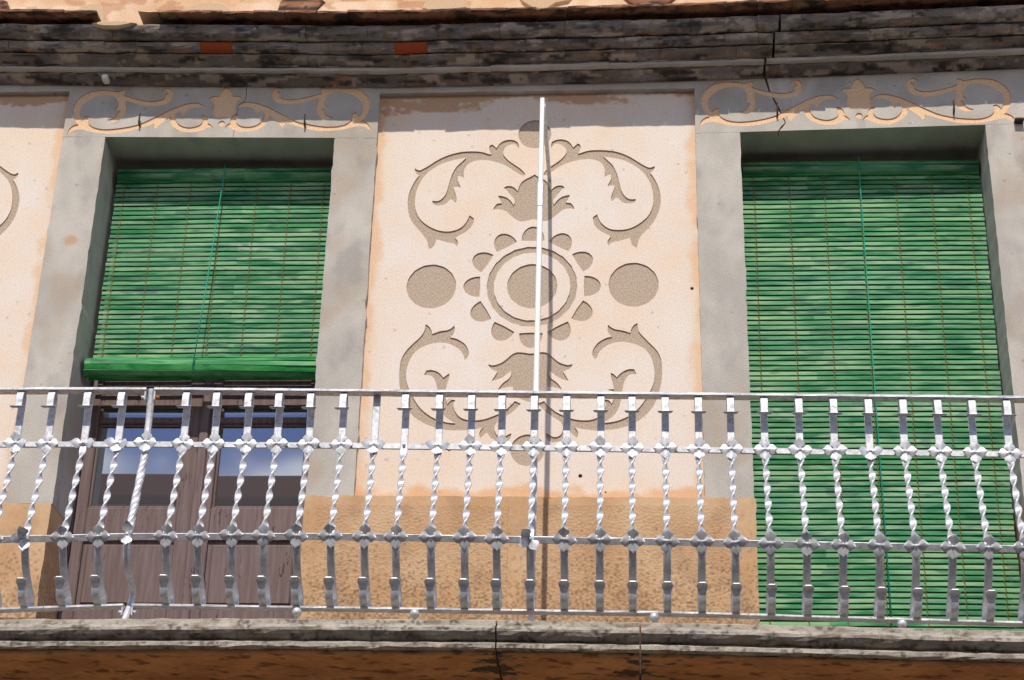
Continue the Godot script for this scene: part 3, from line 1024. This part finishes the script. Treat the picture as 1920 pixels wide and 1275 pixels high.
func french_door() -> void:
	var d := Node3D.new()
	d.name = "french_door"
	d.set_meta("label", "mauve-brown glazed double door under the half-raised blind")
	house.add_child(d)
	var back := -0.345
	var front := -0.300
	var low := 3.815
	var high := 6.33
	# leaves: [outer stile, glass from, glass to, inner stile]
	for leaf in [[-2.446, -2.395, -1.995, -1.912], [-1.908, -1.848, -1.452, -1.379]]:
		var x0: float = leaf[0]
		var x1: float = leaf[3]
		part("stile", block(Vector3(x0, low, back), Vector3(leaf[1], high, front), 0.004), M.door, d)
		part("stile", block(Vector3(leaf[2], low, back), Vector3(x1, high, front), 0.004), M.door, d)
		for r in [[3.815, 4.175], [4.487, 4.632], [5.034, 5.062], [5.118, 5.21], [6.24, 6.33]]:
			part("rail", block(Vector3(leaf[1] - 0.001, r[0], back + 0.003), Vector3(leaf[2] + 0.001, r[1], front - 0.0035), 0.004), M.door, d)
		# sunk panel with a raised field
		part("door_panel", block(Vector3(leaf[1] - 0.004, 4.17, back + 0.008), Vector3(leaf[2] + 0.004, 4.49, front - 0.022), 0.002), M.door, d)
		part("raised_field", block(Vector3(leaf[1] + 0.018, 4.195, front - 0.026), Vector3(leaf[2] - 0.018, 4.466, front - 0.010), 0.008), M.door, d)
		# upper boards added in place of panes, to keep blind gaps dark; beads, panes
		part("added_board", block(Vector3(leaf[1] - 0.004, 5.205, back + 0.008), Vector3(leaf[2] + 0.004, 6.245, front - 0.020), 0.002), M.door, d)
		for g in [[4.632, 5.034], [5.062, 5.118]]:
			var bead := 0.012 if g[1] - g[0] > 0.1 else 0.006
			for b in [[leaf[1], leaf[1] + 0.012, g[0], g[1]], [leaf[2] - 0.012, leaf[2], g[0], g[1]], [leaf[1] + 0.012, leaf[2] - 0.012, g[0], g[0] + bead], [leaf[1] + 0.012, leaf[2] - 0.012, g[1] - bead, g[1]]]:
				part("glazing_bead", block(Vector3(b[0], b[2], back + 0.02), Vector3(b[1], b[3], front - 0.014), 0.003), M.door, d)
			var pane := part("pane", block(Vector3(-(leaf[2] - leaf[1]) / 2.0 + 0.002, g[0] + 0.002, -0.0015), Vector3((leaf[2] - leaf[1]) / 2.0 - 0.002, g[1] - 0.002, 0.0015), 0.0), M.glass, d, Vector3((leaf[1] + leaf[2]) / 2.0, 0, back + 0.018))
			pane.rotation.y = 0.006 if x0 < -2.0 else -0.004
		# inside shutter, folded back at a slant behind the lower panes
		var left_leaf := x0 < -2.0
		var sh := part("inside_shutter", block(Vector3(0.0, 3.83, -0.012), Vector3(0.36, 5.2, 0.012), 0.004), M.shutter, d, Vector3(leaf[1] - 0.01 if left_leaf else leaf[2] + 0.01, 0, -0.365))
		sh.rotation.y = deg_to_rad(52.0 if left_leaf else 128.0)
	# cover strip where the leaves meet, and the frame round both
	part("cover_strip", block(Vector3(-1.932, low, front + 0.0005), Vector3(-1.890, high, front + 0.014), 0.005), M.door, d)
	part("frame", block(Vector3(-2.4515, low, back - 0.03), Vector3(-2.4465, high, front + 0.02), 0.002), M.door, d)


func wall_fittings() -> void:
	# iron pins in the friezes, a white cable clip and a small bracket
	for p in [Vector2(-2.289, 6.412), Vector2(-1.516, 6.396), Vector2(0.642, 6.425), Vector2(1.432, 6.428)]:
		part("iron_pin", tube([Vector3(p.x, p.y - 0.012, -0.03), Vector3(p.x, p.y - 0.010, 0.016), Vector3(p.x, p.y - 0.004, 0.022), Vector3(p.x, p.y + 0.012, 0.024), Vector3(p.x, p.y + 0.045, 0.024)], 0.0042, 7), M.iron, house)
	part("cable_clip", block(Vector3(-2.476, 6.614, 0.03), Vector3(-2.448, 6.640, 0.085), 0.006), M.white, house)
	var br := part("bracket", block(Vector3(1.695, 6.360, -0.01), Vector3(1.735, 6.372, 0.035), 0.002), M.iron, house)
	br.set_meta("label", "small rusty bracket beside the window head")


# ------------------------------------------------------------------ balcony

func ledge_lift(x: float) -> float:
	var t := [[-3.6, -0.018], [-2.371, -0.006], [-1.447, 0.002], [-0.518, 0.0], [0.164, -0.007], [1.385, -0.031], [2.7, -0.06]]
	for k in t.size() - 1:
		if x <= t[k + 1][0]:
			return lerpf(t[k][1], t[k + 1][1], clampf((x - t[k][0]) / (t[k + 1][0] - t[k][0]), 0.0, 1.0))
	return -0.06


func balcony() -> void:
	var b := thing("stone_balcony", "long stone balcony slab with moulded grey edge and rust-brown underside", "balcony")
	var section := [[0.006, 3.702], [0.640, 3.702], [0.664, 3.703], [0.668, 3.707], [0.668, 3.722], [0.662, 3.727], [0.646, 3.729], [0.644, 3.736],
		[0.662, 3.741], [0.680, 3.750], [0.690, 3.762], [0.690, 3.773], [0.682, 3.784], [0.668, 3.790], [0.657, 3.792], [0.655, 3.812], [0.650, 3.816], [0.006, 3.816]]
	for s in [[-3.6, -0.5185], [-0.5125, 0.006], [0.012, 2.7]]:
		var stone := part("slab", course(section, s[0], s[1], ledge_lift, 0.05, 0.0022), M.ledge, b)
		part("underside", course([[0.010, 3.685], [0.632, 3.685], [0.636, 3.688], [0.636, 3.7015], [0.010, 3.7015]], s[0] + 0.001, s[1] - 0.001, ledge_lift, 0.05, 0.0015), M.soffit, stone)


# heights along the railing: [x, top rail, upper band, lower band, bottom rail]
func rail_heights(x: float) -> Array:
	var t := [[-3.6, 4.77, 4.547, 4.092, 3.846], [-2.45, 4.767, 4.544, 4.110, 3.868], [-1.915, 4.766, 4.544, 4.124, 3.889], [-1.14, 4.756, 4.538, 4.126, 3.881], [0.172, 4.737, 4.519, 4.106, 3.867], [1.43, 4.719, 4.498, 4.082, 3.835], [2.7, 4.70, 4.478, 4.06, 3.805]]
	for k in t.size() - 1:
		if x <= t[k + 1][0]:
			var f := clampf((x - t[k][0]) / (t[k + 1][0] - t[k][0]), 0.0, 1.0)
			var r := []
			for m in range(1, 5):
				r.append(lerpf(t[k][m], t[k + 1][m], f))
			return r
	return t[-1].slice(1)


# one baluster for the given rail heights: curled over at the top, twisted between the bands, bellied and hooked at the foot
func baluster(h: Array, turns: float, hook := true) -> ArrayMesh:
	var top: float = h[0]
	var ub: float = h[1]
	var lb: float = h[2]
	var bot: float = h[3]
	var w := 0.029
	var t := 0.0075
	var s := []
	if hook:
		s = [[0.655, top - 0.0825, 0.060, 0.0015, 0.0], [0.651, top - 0.0860, 0.056, 0.003, 0.0], [0.646, top - 0.0870, 0.046, 0.004, 0.0], [0.641, top - 0.0825, 0.034, 0.005, 0.0], [0.639, top - 0.074, 0.029, 0.006, 0.0], [0.639, top - 0.055, 0.029, t, 0.0], [0.638, top - 0.032, w, t, 0.0], [0.633, top - 0.019, w, t, 0.0], [0.626, top - 0.0125, w, t, 0.0], [0.618, top - 0.0115, w, t, 0.0], [0.610, top - 0.0145, w, t, 0.0], [0.603, top - 0.023, w, t, 0.0], [0.600, top - 0.036, w, t, 0.0]]
	else:
		s = [[0.600, top - 0.006, w, t, 0.0]]
	s.append([0.600, (top + ub) / 2.0 - 0.02, w, t, 0.0])
	s.append([0.600, ub, w, t, 0.0])
	s.append([0.602, ub - 0.034, w, t, 0.0])
	var n := 52
	for k in n + 1:
		var f := float(k) / n
		var swing := smoothstep(0.0, 0.12, f) * 0.12 * 0.0 + f
		s.append([lerpf(0.603, 0.690, f), lerpf(ub - 0.036, lb + 0.036, f), w * (1.0 - 0.08 * sin(PI * f)), t * 1.15, swing * turns * PI])
	var z0 := 0.0
	for q in [[0.699, 0.022], [0.7015, 0.010], [0.699, -0.004], [0.693, -0.022], [0.682, -0.046], [0.666, -0.074], [0.646, -0.100], [0.620, -0.126], [0.588, -0.152], [0.558, -0.172]]:
		s.append([q[0], lb + q[1], w, t, turns * PI])
	for q in [[0.538, 0.056], [0.530, 0.036], [0.534, 0.020], [0.548, 0.009], [0.570, 0.0065], [0.600, 0.0065], [0.625, 0.010], [0.643, 0.022], [0.652, 0.040], [0.658, 0.056]]:
		s.append([q[0], bot + q[1], w, t, turns * PI])
	for q in [[0.662, 0.066, 0.034], [0.668, 0.074, 0.041], [0.675, 0.080, 0.042], [0.682, 0.084, 0.036], [0.688, 0.086, 0.022]]:
		s.append([q[0], bot + q[1], q[2], 0.004, turns * PI])
	return flat_iron(s)


# a four-petalled sheet-metal flower with a rivet; `petals` says which are left: right, up, left, down
func rosette(petals: Array, bend: float, salt: int) -> ArrayMesh:
	var r := RandomNumberGenerator.new()
	r.seed = salt
	var st := tool()
	for k in 4:
		if not petals[k]:
			continue
		var ang := k * PI / 2.0 + r.randf_range(-0.12, 0.12)
		var lift := bend * r.randf_range(0.5, 1.5)
		var cup := r.randf_range(0.25, 0.6)
		var rows := [[0.000, 0.008], [0.0115, 0.0070], [0.0165, 0.0100], [0.0215, 0.0185], [0.0275, 0.0215], [0.034, 0.0200], [0.041, 0.0120], [0.049, 0.0012]]
		var grid := []
		for q in rows:
			var line := []
			for m in 5:
				var v: float = (m - 2) / 2.0
				var u: float = q[0]
				var z: float = 0.004 + lift * u * u * 12.0 - cup * absf(v) * q[1] * 0.45 + 0.0022 * (1.0 - absf(v))
				var p := Vector2(u - absf(v) * 0.003, v * q[1]).rotated(ang)
				line.append(Vector3(p.x, p.y, z))
			grid.append(line)
		st.set_smooth_group(k + 1)
		for i in grid.size() - 1:
			for m in 4:
				quad(st, grid[i][m], grid[i + 1][m], grid[i + 1][m + 1], grid[i][m + 1])
		st.set_smooth_group(k + 11)
		var th := Vector3(0, 0, -0.0016)
		for i in grid.size() - 1:
			for m in 4:
				quad(st, grid[i][m + 1] + th, grid[i + 1][m + 1] + th, grid[i + 1][m] + th, grid[i][m] + th)
		st.set_smooth_group(-1)
		for i in grid.size() - 1:
			quad(st, grid[i][0] + th, grid[i + 1][0] + th, grid[i + 1][0], grid[i][0])
			quad(st, grid[i][4], grid[i + 1][4], grid[i + 1][4] + th, grid[i][4] + th)
	# rivet head
	st.set_smooth_group(0)
	var prev := []
	for i in 5:
		var a := PI / 2.0 * i / 4.0
		var ring := []
		for m in 10:
			ring.append(Vector3(cos(TAU * m / 10.0) * cos(a) * 0.0068, sin(TAU * m / 10.0) * cos(a) * 0.0068, sin(a) * 0.0065 + 0.004))
		if i:
			for m in 10:
				quad(st, prev[m], prev[(m + 1) % 10], ring[(m + 1) % 10], ring[m])
		prev = ring
	return done(st)


# a flat rail that follows the railing's heights; section [z, y] about its height
func rail_bar(section: Array, x0: float, x1: float, which: int) -> ArrayMesh:
	return course(section, x0, x1, func(x: float) -> float: return rail_heights(x)[which], 0.06, 0.0005)


func railing() -> void:
	var r := thing("balcony_railing", "silver painted wrought iron railing with twisted bars and metal flowers on the balcony", "railing")
	var post_x := -1.912
	for s in [[-3.5, post_x - 0.016], [post_x + 0.016, 2.6]]:
		var left: bool = s[0] < -3.0
		var tr := part("top_rail", rail_bar([[0.598, -0.009], [0.640, -0.009], [0.642, -0.007], [0.642, 0.001], [0.640, 0.003], [0.598, 0.003]], s[0], s[1], 0), M.silver, r)
		part("band", rail_bar([[0.588, -0.012], [0.594, -0.012], [0.5955, -0.0105], [0.5955, 0.0105], [0.594, 0.012], [0.588, 0.012]], s[0], s[1], 1), M.silver, r)
		part("band", rail_bar([[0.6815, -0.0105], [0.6870, -0.0130], [0.6890, -0.0122], [0.6985, 0.0085], [0.6978, 0.0105], [0.6925, 0.0130]], s[0], s[1], 2), M.silver, r)
		part("bottom_rail", rail_bar([[0.566, -0.008], [0.598, -0.008], [0.601, -0.005], [0.601, 0.001], [0.598, 0.003], [0.566, 0.003]], s[0], s[1], 3), M.silver, r)
		# the ends of both rails are bent down against the post and bolted
		var ex: float = s[1] if left else s[0]
		var hh := rail_heights(ex)
		var inward := -1.0 if left else 1.0
		part("rail_end", block(Vector3(ex - 0.003 + 0.003 * inward, hh[0] - 0.050, 0.600), Vector3(ex + 0.003 + 0.003 * inward, hh[0] - 0.0085, 0.638), 0.002), M.silver, tr)
		part("bolt", tube([Vector3(ex + 0.004 * inward, hh[0] - 0.034, 0.622), Vector3(ex + 0.020 * inward, hh[0] - 0.034, 0.622)], 0.0075, 6), M.silver if left else M.rust, tr)
		part("rail_end", block(Vector3(ex - 0.003 + 0.003 * inward, hh[3] - 0.044, 0.568), Vector3(ex + 0.003 + 0.003 * inward, hh[3] - 0.0075, 0.599), 0.002), M.silver, tr)
		part("bolt", tube([Vector3(ex + 0.004 * inward, hh[3] - 0.028, 0.586), Vector3(ex + 0.018 * inward, hh[3] - 0.028, 0.586)], 0.0075, 6), M.silver, tr)
	# the post between the two lengths: square bar, twisted in its middle
	var h := rail_heights(post_x)
	var ps := [[0.615, h[0] + 0.004, 0.026, 0.026, 0.0], [0.612, h[0] - 0.03, 0.026, 0.026, 0.0], [0.604, h[0] - 0.10, 0.025, 0.024, 0.0], [0.602, h[1] - 0.04, 0.025, 0.022, 0.0]]
	for k in 61:
		ps.append([lerpf(0.603, 0.690, k / 60.0), lerpf(h[1] - 0.045, h[2] + 0.035, k / 60.0), 0.030, 0.024, k / 60.0 * PI * 3.0])
	for q in [[0.698, 0.01], [0.701, -0.03], [0.696, -0.066], [0.676, -0.096], [0.640, -0.120], [0.596, -0.138], [0.562, -0.155], [0.543, -0.176], [0.540, -0.196], [0.552, -0.222], [0.572, -0.246], [0.592, -0.272], [0.610, -0.305], [0.622, -0.32]]:
		ps.append([q[0], h[2] + q[1], 0.025, 0.022, PI * 3.0])
	var post := part("post", flat_iron(ps, post_x), M.silver, r)

	var xs := [-3.34, -3.21, -3.08, -2.95, -2.82, -2.69, -2.563, -2.436, -2.302, -2.160, -2.030, -1.768, -1.646, -1.520, -1.394, -1.269, -1.142, -1.021, -0.894, -0.770, -0.645, -0.520, -0.396, -0.269, -0.143, -0.017, 0.110, 0.236, 0.362, 0.492, 0.622, 0.751, 0.884, 1.016, 1.149, 1.281, 1.410, 1.54, 1.67, 1.80, 1.93, 2.06, 2.19, 2.32, 2.45]
	var flowers := []
	for k in 6:
		flowers.append(rosette([1, 1, 1, 1], [0.10, 0.22, 0.05, 0.30, 0.15, -0.08][k], 100 + k))
	var spread := rosette([1, 0, 1, 0], 0.5, 120)
	var bare := rosette([0, 0, 0, 0], 0.5, 121)
	var no_top := rosette([1, 0, 1, 1], 0.6, 122)
	var crumpled := rosette([0, 1, 1, 1], 1.0, 123)
	for k in xs.size():
		var x: float = xs[k]
		var hx := rail_heights(x)
		var straight := absf(x + 1.021) < 0.01
		var b := part("baluster", baluster([hx[0], hx[1], hx[2] + rng.randf_range(-0.004, 0.004), hx[3]], 5.0 + rng.randf_range(-0.12, 0.12) * 0.0, not straight), M.silver, r, Vector3(x, 0, 0))
		b.rotation.z = rng.randf_range(-0.0012, 0.0012)
		var f: Mesh = flowers[rng.randi() % 6]
		if absf(x + 2.160) < 0.01:
			f = spread
		elif absf(x + 0.894) < 0.01:
			f = bare
		elif absf(x + 2.030) < 0.01 or absf(x + 1.021) < 0.01 or absf(x + 0.770) < 0.01 or absf(x - 0.884) < 0.01:
			f = no_top
		part("rosette", f, M.silver, b, Vector3(0, hx[1], 0.605)).rotation.z = rng.randf_range(-0.06, 0.06)
		f = flowers[rng.randi() % 6]
		var g := part("rosette", crumpled if absf(x + 0.396) < 0.01 or absf(x + 2.302) < 0.01 else f, M.silver, b, Vector3(0, hx[2] - 0.001, 0.705))
		g.rotation = Vector3(0.42, 0, rng.randf_range(-0.06, 0.06) + (0.5 if absf(x + 0.396) < 0.01 else 0.0))
	part("rosette", flowers[1], M.silver, post, Vector3(post_x, h[1], 0.616))
	part("rosette", rosette([0, 1, 0, 1], 0.7, 130), M.silver, post, Vector3(post_x, h[2], 0.713))
	# round-headed studs under the bottom rail that carry it on the slab
	for x in [-1.265, -0.824, 0.061, 0.960]:
		var hb := rail_heights(x)
		var ball := SphereMesh.new()
		ball.radius = 0.018
		ball.height = 0.036
		ball.radial_segments = 20
		ball.rings = 12
		var y: float = hb[3] - 0.026
		part("ball_stud", ball, M.silver, r, Vector3(x, y, 0.612))
		part("stud_stem", tube([Vector3(x, hb[3] - 0.004, 0.588), Vector3(x, y + 0.004, 0.604)], 0.006, 7), M.silver, r)
		part("stud_foot", tube([Vector3(x, y - 0.010, 0.609), Vector3(x, 3.81 + ledge_lift(x), 0.600)], 0.006, 7), M.silver, r)


func pole() -> void:
	var x := -0.393
	var p := thing("white_pole", "slim white pole rising from the railing, tied to the wall by a flat bar", "pole", Vector3(x, 3.81, 0.575))
	part("pole_tube", block(Vector3(-0.011, 0.0, -0.011), Vector3(0.011, 1.90, 0.011), 0.003), M.white, p)
	part("pole_tube", block(Vector3(-0.009, 1.86, -0.009), Vector3(0.010, 2.335, 0.009), 0.003), M.white, p)
	part("sleeve", block(Vector3(-0.0125, 1.80, -0.0125), Vector3(0.0125, 1.915, 0.0125), 0.003), M.silver, p)
	part("tie_bar", block(Vector3(-0.003, 2.295, -0.620), Vector3(0.014, 2.318, -0.008), 0.002), M.silver, p)


# ------------------------------------------------------------------ blinds

func slat_mesh(wide: float, tall: float, salt: int) -> ArrayMesh:
	var r := RandomNumberGenerator.new()
	r.seed = salt
	var a := 0.0011
	var b := r.randf_range(0.0001, 0.0006)
	var pa := 1.3 + r.randf_range(-0.3, 0.3)
	var pb := r.randf() * TAU
	var section := [[-0.0004, -tall / 2.0], [0.0024, -tall / 2.0], [0.0031, -tall / 2.0 + 0.0012], [0.0033, 0.0], [0.0031, tall / 2.0 - 0.0012], [0.0024, tall / 2.0], [-0.0004, tall / 2.0]]
	return course(section, -wide / 2.0, wide / 2.0, func(x: float) -> float: return a * sin(x * 5.0 + pa) + b * sin(x * 13.0 + pb), 0.05, 0.0003)


# a cord twisted round the slats: a thin zigzag
func knotted(x: float, y0: float, y1: float, z: float) -> ArrayMesh:
	var pts := []
	var n := int((y0 - y1) / 0.0123)
	for k in n + 1:
		pts.append(Vector3(x + (0.0028 if k % 2 else -0.0028), lerpf(y0, y1, float(k) / n), z + (0.0016 if k % 2 else -0.0008)))
	return tube(pts, 0.0017, 5)


func blind(called: String, label: String, x0: float, x1: float, top: float, count: int, strings: Array, foot: bool) -> Node3D:
	var o := thing(called, label, "blind", Vector3((x0 + x1) / 2.0, top, -0.20), "green slatted blinds")
	var wide := x1 - x0
	var kinds := []
	for k in 5:
		kinds.append(slat_mesh(wide, 0.0176, 300 + k + int(wide * 100.0)))
	var pitch := 0.02465
	for k in count:
		var s := part("slat", kinds[rng.randi() % 5], M.slats[rng.randi() % 5], o, Vector3(rng.randf_range(-0.003, 0.003), -0.012 - k * pitch, rng.randf_range(-0.0015, 0.0015)))
		s.rotation = Vector3(rng.randf_range(-0.08, 0.04), 0, 0.0012 * sin(k * 0.21) + rng.randf_range(-0.0005, 0.0005))
	for x in strings:
		part("string", knotted(x - o.position.x, -0.002, -count * pitch, 0.006), M.string, o)
	# the roller at the head
	part("roller", tube([Vector3(-wide / 2.0 + 0.006, 0.040, 0.0), Vector3(wide / 2.0 - 0.006, 0.036, 0.0)], 0.036, 20), M.slats[0], o)
	part("head_batten", block(Vector3(-wide / 2.0 + 0.002, -0.0005, -0.012), Vector3(wide / 2.0 - 0.002, 0.006, 0.012), 0.002), M.fresh_green, o)
	if foot:
		# slats rolled up round one another at the foot
		var y := -count * pitch - 0.050
		for k in 11:
			var a := TAU * k / 11.0 + 0.25
			var s := part("rolled_slat", slat_mesh(wide + 0.006, 0.0245, 330 + k), M.fresh_green if k % 3 else M.slats[4], o, Vector3(0.002 * sin(k * 2.0) - 0.005, y + sin(a) * 0.043, 0.050 + cos(a) * 0.043))
			s.rotation = Vector3(-a, 0, -0.018)
		part("foot_core", tube([Vector3(-wide / 2.0, y + 0.009, 0.050), Vector3(wide / 2.0, y - 0.010, 0.050)], 0.036, 16), M.fresh_green, o)
	return o


func blinds() -> void:
	var l := blind("slatted_blind", "green slatted blind half raised, rolled up at its foot above the glazed door", -2.424, -1.384, 6.214, 38, [-2.383, -2.226, -2.070, -1.914, -1.757, -1.600, -1.443], true)
	var l0 := l.position
	part("pull_cord", tube([Vector3(-1.911, 6.285, -0.158) - l0, Vector3(-1.912, 6.20, -0.160) - l0, Vector3(-1.928, 5.6, -0.118) - l0, Vector3(-1.942, 5.17, -0.082) - l0], 0.0026, 7), M.cord, l)
	var r := blind("slatted_blind", "green slatted blind let fully down to the balcony floor", 0.484, 1.563, 6.217, 97, [0.540, 0.699, 0.858, 1.018, 1.180, 1.340, 1.503], false)
	var r0 := r.position
	part("pull_cord", tube([Vector3(1.016, 6.29, -0.158) - r0, Vector3(1.017, 6.20, -0.172) - r0, Vector3(1.022, 5.2, -0.168) - r0, Vector3(1.029, 3.85, -0.15) - r0], 0.0026, 7), M.cord, r)


# ------------------------------------------------------------------ across the street, seen only in the door's panes

func opposite_houses() -> void:
	for h in [[-9.0, 1.2, 8.98, "plain ochre house with flat parapet across the street, mirrored in the door panes"], [1.35, 10.0, 8.3, "plain ochre house with a tiled eave across the street"]]:
		var o := thing("opposite_house", h[3], "house", Vector3(h[0], 0, 10.0), "houses across the street")
		var w: float = h[1] - h[0]
		part("wall", block(Vector3(0, 0, 0), Vector3(w, h[2] - 0.25, 6.0), 0.0), M.facing, o)
		part("roof", block(Vector3(-0.02, h[2] - 0.248, -0.22), Vector3(w + 0.02, h[2], 6.2), 0.02), M.facing_roof, o)
		for fl in 2:
			for k in 4:
				var x := w * (k + 0.5) / 4.0
				var y := 1.0 + fl * 3.3
				var win := part("window", block(Vector3(x - 0.6, y, -0.03), Vector3(x + 0.6, y + 2.0, -0.002), 0.006), M.shutter, o)
				part("pane", block(Vector3(x - 0.5, y + 0.1, -0.04), Vector3(x + 0.5, y + 1.9, -0.031), 0.002), M.dark_pane, win)
